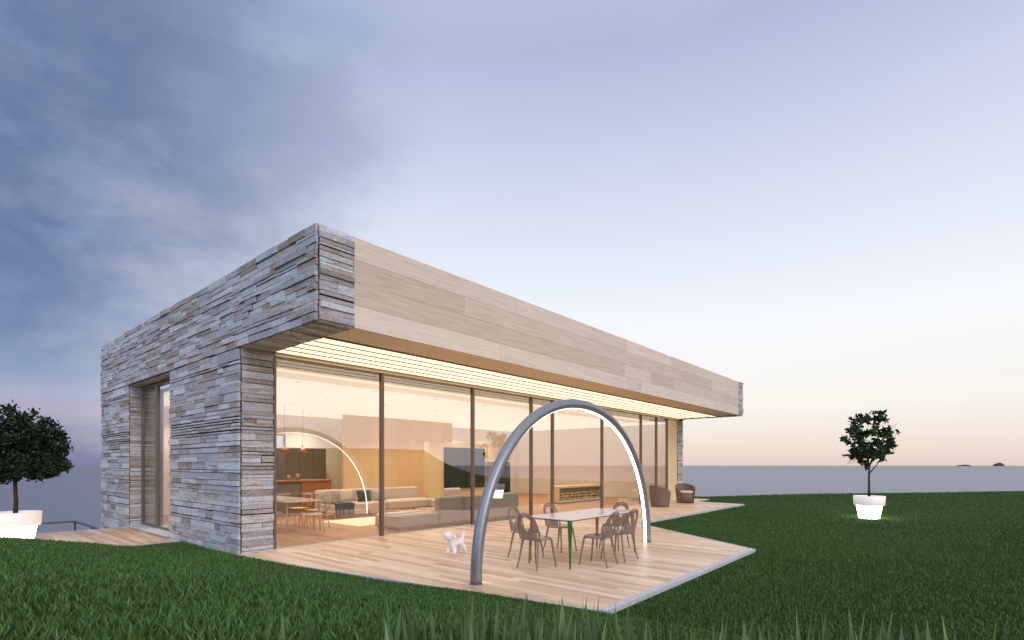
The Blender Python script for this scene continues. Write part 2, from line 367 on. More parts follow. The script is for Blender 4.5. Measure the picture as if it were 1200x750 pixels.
# ---------------------------------------------------------------- terrain
PL = (-2.34, 4.91)              # left pot
camx, camy = CAM.x, CAM.y
def sstep(a, b, x):
    t = np.clip((x-a)/(b-a), 0, 1); return t*t*(3-2*t)
CX = [-400, 0, 100, 150, 235, 281, 350, 450, 552, 640, 700, 800, 900, 1300]
CY = [626, 633, 641, 646, 651, 657, 670, 687, 700, 713, 723, 742, 765, 800]
CD = [5, 5, 5, 5, 5, 5, 5, 5, 4.9, 4.7, 4.5, 4.2, 4.0, 4.0]
CW = [3.2, 3.2, 3, 3, 3, 2.6, 2.0, 1.6, 1.4, 1.0, .9, .9, .9, .9]
def rb_of(th):
    return np.interp(th, [-180,-120,-60,-45,-25,0,20.5,33,44.3,60,80,100,140,180], [60,45,40,27,27,27,28.3,34.4,44.4,52,58,70,75,60])
def H(x, y):
    x = np.asarray(x, float); y = np.asarray(y, float)
    dx = x-camx; dy = y-camy; d = dx*FW.x+dy*FW.y; s = dx*RT.x+dy*RT.y; r = np.hypot(d, s); th = np.degrees(np.arctan2(s, d))
    thc = np.clip(th, -50, 50); px = 600+615*np.tan(np.radians(thc)); cs = np.cos(np.radians(thc))
    yc = np.interp(px, CX, CY); dc = np.interp(px, CX, CD); wd = np.interp(px, CX, CW)
    back = sstep(50, 120, np.abs(th))
    zc = 1.55-(yc-545)/615*dc; rc = dc/cs; r0 = 1.25/cs
    zc = zc*(1-back) + .2*back
    rc = rc*(1-back) + 6*back
    base = -.052 + 0*x
    # the soil stays low under the small deck and the terrace
    base = base - .16*sstep(-7, -6, x)*(1-sstep(-.1, .2, x))*sstep(2.7, 3.2, y)
    base = base - .10*sstep(.6, 1.2, x)*(1-sstep(17, 18, x))*sstep(-2.8, -2.0, y)*(1-sstep(.5, 1, y))
    # lower terrace behind the left deck, and behind the house
    base = base - 1.55*sstep(7.2, 8.4, y)*(1-sstep(19.5, 21, x))
    # sea cliff
    rb = rb_of(th); base = base - 32*sstep(0, 14, r-rb)
    # hill out to the right
    ex, ey = x-camx, y+camy                      # long grassy bank, the one mirrored in the glass
    dep = np.maximum(ex*.76087-ey*.6489, 1.0); lat = ex*.6489+ey*.76087; q = 600+615*lat/dep
    bank = np.interp(q, [-400, -100, 200, 440, 498, 520, 560, 610], [0, 2.4, 3.3, 3.4, 3.2, 1.8, .55, 0])
    base = base + bank*np.exp(-((dep-55)/9)**2)*(th > 50)
    # gentle undulation of the open lawn
    base = base + .05*np.sin(x*.35+1)*np.sin(y*.3)*sstep(20, 30, r)*(r < rb)
    t = np.clip((r-r0)/(rc-r0), 0, 1)
    sag = np.interp(px, [281, 700, 900, 1300], [0, .03, .16, .20])*(1-back)
    near = 1.05 + (zc-1.05)*t - sag*np.sin(math.pi*t)
    f = sstep(0, 1, (r-rc)/wd)
    h = near*(1-f) + base*f
    return np.minimum(h, np.where(r > rc, np.maximum(zc, base), 9))
rs = np.concatenate([np.linspace(.01, 1.2, 8), np.linspace(1.35, 10, 80), np.linspace(10.3, 30, 60), np.linspace(30.8, 95, 60)])
ths = np.radians(np.concatenate([np.linspace(-55, 55, 261), np.linspace(58, 302, 123)]))
gx = camx + np.outer(rs, np.cos(ths))*FW.x + np.outer(rs, np.sin(ths))*RT.x
gy = camy + np.outer(rs, np.cos(ths))*FW.y + np.outer(rs, np.sin(ths))*RT.y
gz = H(gx, gy)
nr, nth = gx.shape
m = MB(); m.v = np.stack([gx, gy, gz], -1).reshape(-1, 3).tolist()
m.f = [(i*nth+j, (i+1)*nth+j, (i+1)*nth+(j+1) % nth, i*nth+(j+1) % nth) for i in range(nr-1) for j in range(nth)]
m.t = [.5]*len(m.f)
lawn = m.build('ground', M['lawn'], smooth=True); tag(lawn, kind='structure')
m = MB(); n = 96; rr = [30, 60, 200, 1000, 5000, 22000]
m.lathe([(q, -20) for q in rr], n); 
sea = m.build('sea', M['sea']); tag(sea, kind='structure')

# ---------------------------------------------------------------- decks (boards run along +y)
def inside(poly, x, y):
    c = False; n = len(poly)
    for i in range(n):
        x0, y0 = poly[i]; x1, y1 = poly[(i+1) % n]
        if (y0 > y) != (y1 > y) and x < (x1-x0)*(y-y0)/(y1-y0)+x0: c = not c
    return c
DECK = [(-.20, 0), (.98, -6.62), (6.38, -6.60), (8.93, -2.96), (17.95, -2.96), (18.3, -1.0), (20.2, -.9), (20.2, .0)]
LDECK = [(-6.0, 3.10), (0, 3.10), (0, 7.10), (-6.0, 7.10)]
def spans_at_x(poly, x):
    ys = []
    for i in range(len(poly)):
        x0, y0 = poly[i]; x1, y1 = poly[(i+1) % len(poly)]
        if (x0 > x) != (x1 > x): ys.append(y0+(y1-y0)*(x-x0)/(x1-x0))
    ys.sort(); return list(zip(ys[0::2], ys[1::2]))
def deck(name, poly, ztop, seed, loc_label, bw=.118):
    rnd = random.Random(seed); root = empty(name, *loc_label)
    mb = MB(); xs0 = min(p[0] for p in poly); xs1 = max(p[0] for p in poly)
    x = xs0
    while x < xs1-.002:
        xa, xb = x+.0015, min(x+bw, xs1)-.0015
        sa = spans_at_x(poly, xa+1e-4); sb = spans_at_x(poly, xb-1e-4)
        if len(sa) == 1 and len(sb) == 1:
            (a0, a1), (b0, b1) = sa[0], sb[0]
            L_ = max(a1-a0, b1-b0); y = -rnd.uniform(0, 1.6); cuts = [0]
            while True:
                y += rnd.uniform(1.2, 2.2)
                if y >= L_-.2: break
                if y > .3: cuts.append(y)
            cuts.append(L_)
            for c0, c1 in zip(cuts[:-1], cuts[1:]):
                f0, f1 = c0/L_, c1/L_; mb.cur = rnd.random(); zt = ztop+rnd.uniform(-.0008, .0008)
                qa0 = a0+(a1-a0)*f0+.001; qa1 = a0+(a1-a0)*f1-.001; qb0 = b0+(b1-b0)*f0+.001; qb1 = b0+(b1-b0)*f1-.001
                vs = [(xa, qa0, zt-.03), (xb, qb0, zt-.03), (xb, qb1, zt-.03), (xa, qa1, zt-.03), (xa, qa0, zt), (xb, qb0, zt), (xb, qb1, zt), (xa, qa1, zt)]
                mb.add(vs, [(4,5,6,7), (0,1,5,4), (1,2,6,5), (2,3,7,6), (3,0,4,7)])
        x += bw
    mb.build('deck_boards', M['deck'], root)
    b = MB(); n = len(poly)
    b.add([(p[0], p[1], ztop-.034) for p in poly]+[(p[0], p[1], ztop-.3) for p in poly], [tuple(range(n))]+[tuple(range(n, 2*n))[::-1]]+[(i, n+i, n+(i+1) % n, (i+1) % n) for i in range(n)])
    b.build('base_slab', M['joint'], root)
    return root
deckroot = deck('wooden_terrace', DECK, 0.0, 3, ('broad pale wooden terrace in front of the glass wall, pointed corners', 'terrace'))
ld = deck('wooden_terrace', LDECK, -.07, 5, ('small wooden deck beside the stone side wall and door', 'terrace'))
def edging(poly_pts, width, z0, z1, parent, gap=.003):
    """mitred strip outside a poly line (outside = right hand when walking along)"""
    pts = [Vector((p[0], p[1])) for p in poly_pts]; off = []
    for i, p in enumerate(pts):
        ns = []
        if i > 0: d = (p-pts[i-1]).normalized(); ns.append(Vector((d.y, -d.x)))
        if i < len(pts)-1: d = (pts[i+1]-p).normalized(); ns.append(Vector((d.y, -d.x)))
        nn = sum(ns, Vector((0, 0))).normalized(); k = 1/max(.4, nn.dot(ns[0])); off.append((p+nn*gap*k, p+nn*width*k))
    mb = MB(); vs = []
    for a, b in off: vs += [(a.x, a.y, z0), (b.x, b.y, z0), (b.x, b.y, z1), (a.x, a.y, z1)]
    fs = [(0,1,2,3)]; k = 4
    for i in range(len(off)-1):
        for q in range(4): fs.append((i*k+q, (i+1)*k+q, (i+1)*k+(q+1) % 4, i*k+(q+1) % 4))
    e = len(off)-1; fs.append((e*k+3, e*k+2, e*k+1, e*k)); mb.add(vs, fs)
    return mb.build('edging', M['concrete'], parent)
edging([DECK[0], DECK[1]], .035, -.25, .004, deckroot)
edging([DECK[1], DECK[2]], .10, -.25, .004, deckroot)
edging([DECK[2], DECK[3]], .05, -.25, .004, deckroot)
edging([DECK[3], DECK[4]], .10, -.25, .004, deckroot)
edging([LDECK[0], LDECK[1]], .12, -.35, -.066, ld)

# ---------------------------------------------------------------- house
HS = empty('modern_house', 'long flat roofed house of stone and glass with wooden fascia', 'house')
rnd = random.Random(11)
def stones(origin, ud, vd, nd, spans_fn, rows, mb, lmin=.20, lmax=.85, gap=.0072, prot=.038):
    """ledge stones on a plane: origin + ud*a + vd*b, protruding along nd"""
    O = Vector(origin); U = Vector(ud); V = Vector(vd); Nn = Vector(nd)
    for (b0, b1) in rows:
        rg0 = gap*rnd.choice((.3, .5, 1.2, 2.2, 3.2))
        for (a0, a1) in spans_fn((b0+b1)/2):
            a = a0
            while a < a1-.01:
                l = rnd.uniform(lmin, lmax)*(1.25 if b1-b0 > .12 else 1)
                if a1-(a+l) < lmin: l = a1-a
                mb.cur = rnd.random(); p = rnd.uniform(.004, prot)
                subs = [(b0, b1)]
                if b1-b0 > .13 and rnd.random() < .45:
                    mid = b0+(b1-b0)*rnd.uniform(.35, .65); subs = [(b0, mid), (mid, b1)]
                for (c0, c1) in subs:
                    p2 = max(.011, p+rnd.uniform(-.009, .009)); mb.cur = rnd.random()
                    g = rg0 if len(subs) == 1 else gap*.4; g2 = gap*rnd.choice((.2, .4, 1.6, 2.6))
                    x0, x1, y0, y1 = a+g2/2, a+l-g2/2, c0+g/2, c1-g/2; i = .003
                    tl = rnd.uniform(-.004, .004); tv = rnd.uniform(-.004, .003)
                    P = lambda x, y, n: O+U*x+V*y+Nn*n
                    vs = [P(x0,y0,-.02), P(x1,y0,-.02), P(x1,y1,-.02), P(x0,y1,-.02),
                          P(x0,y0,p2-i), P(x1,y0,p2-i+tl), P(x1,y1,p2-i+tl+tv), P(x0,y1,p2-i+tv),
                          P(x0+i,y0+i,p2), P(x1-i,y0+i,p2+tl), P(x1-i,y1-i,p2+tl+tv), P(x0+i,y1-i,p2+tv)]
                    fs = [(8,9,10,11)]
                    for q in range(4):
                        r_ = (q+1) % 4; fs += [(q, r_, 4+r_, 4+q), (4+q, 4+r_, 8+r_, 8+q)]
                    mb.add(vs, fs)
                a += l
def rows_between(z0, z1, lo=.05, hi=.17):
    out = []; z = z0
    while z < z1-.001:
        h = rnd.choice((rnd.uniform(lo, .08), rnd.uniform(.08, .12), rnd.uniform(.11, hi)))
        if z1-(z+h) < lo: h = z1-z
        out.append((z, z+h)); z += h
    return out
ZT = 5.0; ZU = 3.62; VF = -2.61; VB = 9.52; UR = 19.27; SW = .587
g = .022
rowsL = rows_between(-1.75, -.03)+rows_between(-.03, 3.60)+rows_between(3.60+.02, ZT)
# side wall facing -x
def spA(z):
    if z > 3.61: return [(VF+g, VB)]
    if z > -.03: return [(g, 3.63-g), (6.764+g, VB)]
    return [(g, VB)]
mb = MB(); stones((0, 0, 0), (0,1,0), (0,0,1), (-1,0,0), spA, rowsL, mb)
sideA = mb.build('stone_cladding', M['stone'], None)
# side wall core with its door hole and the cantilever
mb = MB(); c = .018
mb.box(c, SW, .012, 3.63, -1.8, ZU-.02); mb.box(c, SW, 6.766, VB-.02, -1.8, 3.6); mb.box(c, SW, 3.632, 6.762, -1.8, -.03)
mb.box(c, SW, .012, VB-.02, ZU-.018, ZT-.012); mb.box(c, SW, VF+.018, .010, ZU+.018, ZT-.012)
wallA = mb.build('side_wall', M['joint'], HS); sideA.parent = wallA
for args, kw in ((((0, 0, 0), (1,0,0), (0,0,1), (0,-1,0), lambda z: [(g, SW)], rows_between(-.2, ZU-.002)), {}),               # pier beside the glass
                 (((0, VF, 0), (1,0,0), (0,0,1), (0,-1,0), lambda z: [(g, SW)], rows_between(ZU+.01, ZT-.004)), {}),        # nose of the cantilever
                 (((0, 0, ZU), (1,0,0), (0,-1,0), (0,0,-1), lambda z: [(g, SW)], rows_between(.02, 2.6)), dict(prot=.014)),  # its underside
                 (((0, 6.764, 0), (1,0,0), (0,0,1), (0,-1,0), lambda z: [(g, .57)], rows_between(-.02, 3.58)), dict(prot=.012)),
                 (((0, 3.63, 3.60), (1,0,0), (0,1,0), (0,0,-1), lambda z: [(g, .26)], rows_between(.01, 3.12)), dict(prot=.010))):
    mb = MB(); stones(*args, mb, **kw); mb.build('stone_cladding', M['stone'], wallA)
# top coping course: rough stones lying on the wall edge
mb = MB(); stones((.0, 0, ZT-.012), (0,1,0), (1,0,0), (0,0,1), lambda z: [(VF+.01, VB)], [(.01, .3), (.3, SW-.01)], mb, prot=.010)
mb.build('coping', M['stone'], wallA)
# right hand end wall
mb = MB(); mb.box(UR-SW, UR-c, .012, VB, -1.8, ZU-.02); mb.box(UR-SW, UR-c, VF+.018, VB, ZU+.018, ZT-.012)
wallB = mb.build('side_wall', M['joint'], HS)
u0 = UR-SW
for args, kw in ((((u0, 0, 0), (1,0,0), (0,0,1), (0,-1,0), lambda z: [(0, SW-g)], rows_between(-.2, ZU-.002)), {}),
                 (((u0, VF, 0), (1,0,0), (0,0,1), (0,-1,0), lambda z: [(.02, SW-g)], rows_between(ZU+.01, ZT-.004)), dict(lmin=.2, lmax=.5)),
                 (((u0, 0, ZU), (1,0,0), (0,-1,0), (0,0,-1), lambda z: [(0, SW-g)], rows_between(.02, 2.6)), dict(prot=.014)),
                 (((UR, 0, 0), (0,1,0), (0,0,1), (1,0,0), lambda z: [(VF+g, VB)] if z > 3.61 else [(g, VB)], rows_between(-.3, 3.6)+rows_between(3.62, ZT)), {})):
    mb = MB(); stones(*args, mb, **kw); mb.build('stone_cladding', M['stone'], wallB)
# roof
mb = MB(); mb.box(SW+.002, UR-SW-.002, VF+.06, VB, 4.70, 4.93); mb.build('roof', M['plaster'], HS)
# fascia boards
mb = MB(); hs = [ZU, 3.965, 4.31, 4.655, 4.992]
ends = [[3.9, 9.1, 10.0, 13.2, 15.9], [5.2, 9.0, 10.6, 12.2, 16.8], [2.9, 9.05, 12.9, 15.6], [4.4, 7.3, 9.1, 12.0, 14.8, 17.2]]
tones = [[.85, .72, .55, .80, .78, .62], [.30, .30, .62, .20, .42, .30], [.22, .45, .40, .25, .55], [.62, .70, .55, .80, .48, .62, .5]]
for r_ in range(4):
    a = SW+.002; es = ends[r_]+[UR-SW-.003]
    for k, e_ in enumerate(es):
        mb.cur = tones[r_][k]; mb.box(a, e_-.0015, VF-.004, VF+.03, hs[r_]+.0015, hs[r_+1]-.0015, bev=.0012); a = e_+.0015
fas = mb.build('fascia', M['fascia'], HS)
mb = MB(); mb.box(SW+.003, UR-SW-.004, VF+.032, VF+.06, ZU+.03, 4.96); mb.build('backing_board', M['soffit'], fas)
# soffit: plain border, luminous strips between thin battens
mb = MB(); sx0, sx1 = SW+.003, UR-SW-.004
mb.cur = .5; mb.box(sx0, sx1, VF+.004, -1.78, ZU+.002, ZU+.028)
mb.cur = .2; mb.box(sx0, sx1, -.06, .10, ZU-.075, ZU+.028)
sof = mb.build('soffit', M['soffit'], HS)
sv = np.linspace(-1.765, -.078, 6)
for i in range(5):
    a, b_ = float(sv[i]), float(sv[i+1])
    q = MB(); q.box(sx0, sx1, a+.014, b_-.014, ZU-.010, ZU+.03); q.build('light_strip', M['ledwarm'], sof)
for i in range(6):
    q = MB(); q.cur = .0; q.box(sx0, sx1, float(sv[i])-.013, float(sv[i])+.013, ZU-.022, ZU+.05); q.build('batten', M['batten'], sof)
mb = MB(); mb.box(SW+.004, UR-SW-.004, VF+.062, .1, ZU+.09, ZU+.13); mb.build('backing_board', M['plaster'], sof)
# interior shell
mb = MB(); rndf = random.Random(4); x = SW
while x < UR-SW:
    y = .10-rndf.uniform(0, 1)
    while y < 9.2:
        l = rndf.uniform(1.3, 2.4); mb.cur = rndf.random(); y0, y1 = max(.10, y), min(9.3, y+l)
        if y1 > y0: mb.box(x+.001, min(x+.149, UR-SW), y0+.001, y1-.001, -.05, -.004)
        y += l
    x += .15
fl = mb.build('floor', M['floor'], HS)
onebox('threshold', (SW, UR-SW, -.02, .097, -.2, .010), M['concrete'], HS)
q = MB(); q.box(SW+.03, UR-SW-.04, .25, 9.29, 3.40, 3.43); q.build('added_ceiling_glow', M['ceil'], HS)  # glowing sheet added under the plaster ceiling to light the room
onebox('ceiling_bulkhead', (SW+.004, UR-SW-.004, .105, .245, 3.39, 3.70), M['plaster'], HS)
onebox('ceiling', (SW+.004, UR-SW-.004, .25, 9.3, 3.44, 3.52), M['plaster'], HS)
# spots and rings added under the ceiling to brighten the living area
n_ = 0
for yy in (1.6, 3.9, 5.9, 8.4):
    for xx in (1.9, 3.9, 5.9, 7.9, 9.9, 11.9, 13.9, 15.9):
        if yy > 8 and 6.5 < xx < 11: continue
        mb = MB(); mb.lathe([(.050, 3.394), (.062, 3.390), (.062, 3.399), (.050, 3.399)], 18, c=(xx, yy), closed=True); mb.build('added_spot_ring', M['plaster'], HS)
        ld_ = bpy.data.lights.new('added_spot', 'SPOT'); ld_.energy = 120; ld_.color = (1, .80, .56); ld_.spot_size = R(125); ld_.spot_blend = .7; ld_.shadow_soft_size = .045
        lo_ = bpy.data.objects.new('added_spot', ld_); COL.objects.link(lo_); lo_.location = (xx, yy, 3.36); lo_.parent = HS
# back wall with tall windows
mb = MB(); mb.box(SW, 4.35, 9.3, 9.5, -.2, 3.6); mb.box(4.35, 5.4, 9.3, 9.5, 2.68, 3.6); mb.box(5.4, UR-SW, 9.3, 9.5, -.2, 3.6); mb.box(4.35, 5.4, 9.3, 9.5, -.2, .04)
bw_ = mb.build('back_wall', M['plaster'], HS)
q = MB(); q.box(4.352, 5.398, 9.39, 9.40, .042, 2.678); q.build('glass_pane', M['glass'], bw_)
q = MB(); q.box(4.352, 4.40, 9.37, 9.388, .042, 2.678); q.box(5.352, 5.398, 9.37, 9.388, .042, 2.678); q.box(4.402, 5.35, 9.37, 9.388, 2.63, 2.678); q.build('window_frame', M['bronze'], bw_)
# inner faces of the side walls, pale timber lining
for y0, y1 in ((.12, 3.60), (6.79, 9.29)): onebox('wall_lining', (SW+.001, SW+.03, y0, y1, 0, 3.39), M['wallwood'], HS)
onebox('wall_lining', (UR-SW-.03, UR-SW-.001, .12, 9.29, 0, 3.39), M['plaster'], HS)
onebox('end_panel', (17.62, UR-SW-.003, .02, .115, .012, ZU-.06), M['wallwood'], HS)
# wood clad rear wall of the living room
mb = MB(); x = 6.62; k = 0
while x < 11.9:
    mb.cur = rnd.uniform(.3, .7); mb.box(x, x+.59, 7.4, 7.5, 0, 3.39); x += .594
mb.build('panelled_wall', M['wallwood'], HS)
# mullions and panes
mu = [SW, 2.968, 5.774, 8.208, 9.271, 12.225, 15.186, 16.567, 17.61]
for i, u_ in enumerate(mu):
    wdt = .045 if i in (0, 8) else .066
    x0 = u_ if i == 0 else (u_-wdt/2)
    onebox('mullion', (x0, x0+wdt, -.028, .075, .011, ZU-.076), M['bronze'], HS, bev=.004)
edges = [(SW+.046, mu[1]-.043)]+[(mu[i]+.043, mu[i+1]-.043) for i in range(1, 7)]+[(mu[7]+.043, mu[8]-.023)]
for a, b_ in edges:
    q = MB(); q.quad((a, .02, .012), (b_, .02, .012), (b_, .02, ZU-.077), (a, .02, ZU-.077)); q.build('glass_pane', M['glass'], HS)
# sliding door in the side wall
dr = bpy.data.objects.new('sliding_door', None); COL.objects.link(dr); dr.parent = HS
onebox('sill', (-.06, .586, 3.64, 6.755, -.028, .0), M['concrete'], dr, bev=.004)
for (a, b_) in ((3.64, 3.70), (5.44, 5.56), (6.68, 6.755)):
    onebox('frame_post', (.26, .33, a, min(b_, 6.735), .002, 3.578), M['bronze'], dr, bev=.004)
onebox('frame_rail', (.262, .328, 3.70, 6.68, 3.50, 3.576), M['bronze'], dr); onebox('frame_rail', (.262, .328, 3.70, 6.68, .002, .05), M['bronze'], dr)
for a, b_ in ((3.70, 5.44), (5.56, 6.68)):
    q = MB(); q.quad((.295, b_, .05), (.295, a, .05), (.295, a, 3.5), (.295, b_, 3.5)); q.build('glass_pane', M['glass'], dr)
mb = MB()
mb.grid(lambda a, b: (.46+.03*math.sin(a*34), 5.70+.95*a, .02+3.45*b), 60, 2); mb.build('curtain', simple('pale_curtain', (.62,.46,.34), .9), dr, smooth=True)
onebox('timber_screen', (.42, .46, 6.05, 6.70, .0, 3.45), M['wallwood'], dr)

# ---------------------------------------------------------------- interior things
GRP = 'furniture seen through the glass'
def cushion(name, mat, w_, h_, t_, loc, rz, tilt, label):
    mb = MB()
    def fn(a, b, sgn):
        x = (a-.5)*2; z = (b-.5)*2; bul = (1-abs(x)**3)*(1-abs(z)**3)
        return (x*w_/2*(1-.06*(1-abs(z))), sgn*t_/2*bul**.6, z*h_/2*(1-.06*(1-abs(x))))
    mb.grid(lambda a, b: fn(a, b, -1), 13, 13); mb.grid(lambda a, b: fn(1-a, b, 1), 13, 13)
    o = mb.build(name, mat, smooth=True, loc=loc); o.rotation_euler = (tilt, 0, rz); tag(o, label, 'cushion'); return o
# kitchen
kc = empty('kitchen_cabinet', 'tall dark grey kitchen cabinets behind the island', 'cabinet', (5.02, 8.55, 0))
onebox('carcass', (0, 1.56, .022, .70, .08, 2.17), M['darkcab'], kc); 
for i in range(3): onebox('cabinet_door', (.01+i*.52, .515+i*.52, 0, .02, .10, 2.16), M['darkcab'], kc, bev=.003)
onebox('plinth', (.02, 1.54, .05, .68, 0, .078), M['joint'], kc)
ki = empty('kitchen_island', 'kitchen island with warm wooden front and dark open end', 'kitchen island', (3.0, 5.9, 0))
onebox('worktop', (-.3, 2.25, -.05, .85, 1.04, 1.08), M['redwood'], ki, bev=.004)
onebox('wood_front', (1.22, 2.22, 0, .8, 0, 1.038), M['redwood'], ki); onebox('dark_front', (-.28, 1.216, .03, .8, 0, 1.038), M['darkcab'], ki)
for i, (lx, h_) in enumerate(((3.92, .16), (4.20, .20))):
    mb = MB(); mb.lathe([(0, 0), (.05, 0), (.062, h_*.5), (.05, h_), (.042, h_), (.054, h_*.5), (.045, .01), (0, .01)], 20)
    o = mb.build('jar', M['smokeseat'], smooth=True, loc=(lx, 6.1, 1.081)); tag(o, ['shorter brown jar on the kitchen island', 'taller brown jar on the kitchen island'][i], 'jar')
for i, (lx, ly, lz) in enumerate(((3.68, 5.9, 1.94), (4.42, 6.2, 1.94))):
    p = empty('pendant_lamp', ['copper pendant lamp hanging nearest the stone pier', 'copper pendant lamp hanging over the dark cabinets'][i], 'lamp', (lx, ly, lz), group='pendant lamps over the island')
    mb = MB(); mb.lathe([(.022, .24), (.028, .17), (.05, .13), (.165, 0), (.160, 0), (.045, .125), (.02, .16)], 28); mb.build('lamp_shade', M['pendant'], p, smooth=True)
    mb = MB(); mb.lathe([(0, .10), (.03, .09), (.045, .05), (.03, .015), (0, .005)], 16); mb.build('bulb', M['copperin'], p, smooth=True)
    mb = MB(); mb.tube([(0, 0, .24), (0, 0, 3.39-lz)], .006, 6); mb.build('cable', M['bronze'], p)
# bare copper pipes high behind the pendants
# tv partition
tp = empty('partition', 'free-standing pale wooden partition behind the television', 'partition', (8.55, 5.0, 0))
onebox('panel', (0, 3.15, 0, .25, 0, 2.40), M['wallwood'], tp, bev=.004)
tv = empty('television', 'large black television on the pale partition', 'television', (9.28, 4.99, .68))
onebox('casing', (0, 2.16, -.055, -.002, 0, 1.53), M['joint'], tv, bev=.006); onebox('screen', (.02, 2.14, -.060, -.056, .02, 1.51), M['tv'], tv)
dc_ = empty('display_cabinet', 'tall black glass-fronted cabinet right of the television', 'cabinet', (9.72, 2.80, 0))
onebox('carcass', (0, .80, .012, .5, .0, 1.66), M['darkcab'], dc_); onebox('glass_door', (.01, .79, -.001, .010, .02, 1.65), M['tv'], dc_)
# sofas
def sofa_block(root, x0, x1, y0, y1, z0, z1, name='seat', mat='sofa', bev=.04): return onebox(name, (x0, x1, y0, y1, z0, z1), M[mat], root, bev=bev)
s1 = empty('sofa', 'low taupe sofa with its back to the glass wall', 'sofa', (3.75, .42, 0))
sofa_block(s1, 0, 1.25, 0, 1.0, .05, .36); sofa_block(s1, 1.27, 4.4, .26, 1.0, .05, .40); sofa_block(s1, 1.27, 2.83, 0, .24, .05, .74, 'backrest'); sofa_block(s1, 2.85, 4.4, 0, .24, .05, .74, 'backrest')
sofa_block(s1, .05, 4.35, .06, .94, 0, .048, 'plinth', 'darkcab', 0)
for i, (a, b_) in enumerate(((4.05, .95), (4.62, 1.1))):
    o = onebox('tray', (-.24, .24, -.17, .17, 0, .03), M['topwhite'], None, bev=.012); o.location = (a, b_, .361); tag(o, ['white tray on the end of the low sofa nearest the arch lamp glow', 'white tray beside the sofa backrest'][i], 'tray')
s2 = empty('sofa', 'taupe sofa with cushions facing the glass wall', 'sofa', (4.25, 4.1, 0))
sofa_block(s2, 0, 1.85, 0, .85, .14, .42); sofa_block(s2, 1.87, 3.8, 0, .85, .14, .42); sofa_block(s2, .0, 1.85, .87, 1.1, .14, .80, 'backrest'); sofa_block(s2, 1.87, 3.8, .87, 1.1, .14, .80, 'backrest')
for (a, b_) in ((.1, .1), (3.7, .1), (.1, 1.0), (3.7, 1.0)): onebox('leg', (a-.02, a+.02, b_-.02, b_+.02, 0, .138), M['lightwood'], s2)
th_ = MB(); th_.grid(lambda a, b: (.02+.62*a, -.03+.9*b+.02*math.sin(a*20), .43+.012*math.sin(a*18+b*9)), 14, 10); th_.grid(lambda a, b: (.02+.62*a+.015*math.sin(b*9), -.03+.012*math.sin(a*20), .10+.33*b), 14, 6)
o = th_.build('throw_blanket', M['sofadark'], smooth=True, loc=(4.25, 4.06, .002)); tag(o, 'charcoal blanket draped over the sofa seat', 'blanket')
cushion('cushion', M['sofa'], .5, .38, .16, (5.05, 4.70, .62), 0, -.25, 'plain taupe cushion on the sofa beside the blanket')
cushion('cushion', M['olive'], .52, .36, .16, (5.50, 4.48, .60), .1, -.25, 'dark olive cushion in the middle of the sofa')
cushion('cushion', M['zig'], .48, .36, .15, (6.05, 4.46, .60), -.1, -.25, 'black and white zigzag cushion on the sofa')
rg = onebox('rug', (3.62, 5.7, 1.9, 3.75, -.002, .012), M['rug'], None); tag(rg, 'cream rug between the two sofas', 'rug')
ac = empty('armchair', 'small grey armchair near the television', 'armchair', (7.6, 3.2, 0))
sofa_block(ac, 0, .7, 0, .62, .14, .42); sofa_block(ac, 0, .7, -.16, -.005, .14, .80, 'backrest')
for (a, b_) in ((.06, .0), (.64, .0), (.06, .55), (.64, .55)): onebox('leg', (a-.02, a+.02, b_-.02, b_+.02, 0, .138), M['bronze'], ac)
# fireplace niche with stacked logs
lr = empty('log_bench', 'long low wooden bench shelf stacked with split logs', 'log rack', (13.1, 2.5, 0))
mb = MB(); mb.cur = .4; mb.box(0, 3.35, 0, .5, .62, .70); mb.build('shelf', M['wallwood'], lr)
mb = MB(); mb.cur = .6; mb.box(0, 3.35, 0, .5, .06, .12); mb.build('shelf', M['wallwood'], lr)
mb = MB(); mb.box(0, .06, 0, .5, .122, .618); mb.box(3.29, 3.35, 0, .5, .122, .618); mb.box(.1, 3.25, .44, .49, .122, .618); mb.build('end_board', M['wallwood'], lr)
onebox('plinth', (.1, 3.25, .05, .45, 0, .058), M['joint'], lr)
lgm = MB()
for q in range(75):
    x = .16+(q % 25)*.125+rnd.uniform(-.02, .02); z = .17+(q//25)*.115+rnd.uniform(-.01, .01); r_ = rnd.uniform(.045, .058); n = 6
    lgm.cur = rnd.random(); lgm.tube([(x, .04+rnd.uniform(0, .04), z), (x+rnd.uniform(-.02, .02), .43, z)], r_, n)
o = lgm.build('log_stack', M['logs'], None, loc=(13.1, 2.5, 0)); tag(o, 'split firewood logs stacked in the long bench', 'firewood')
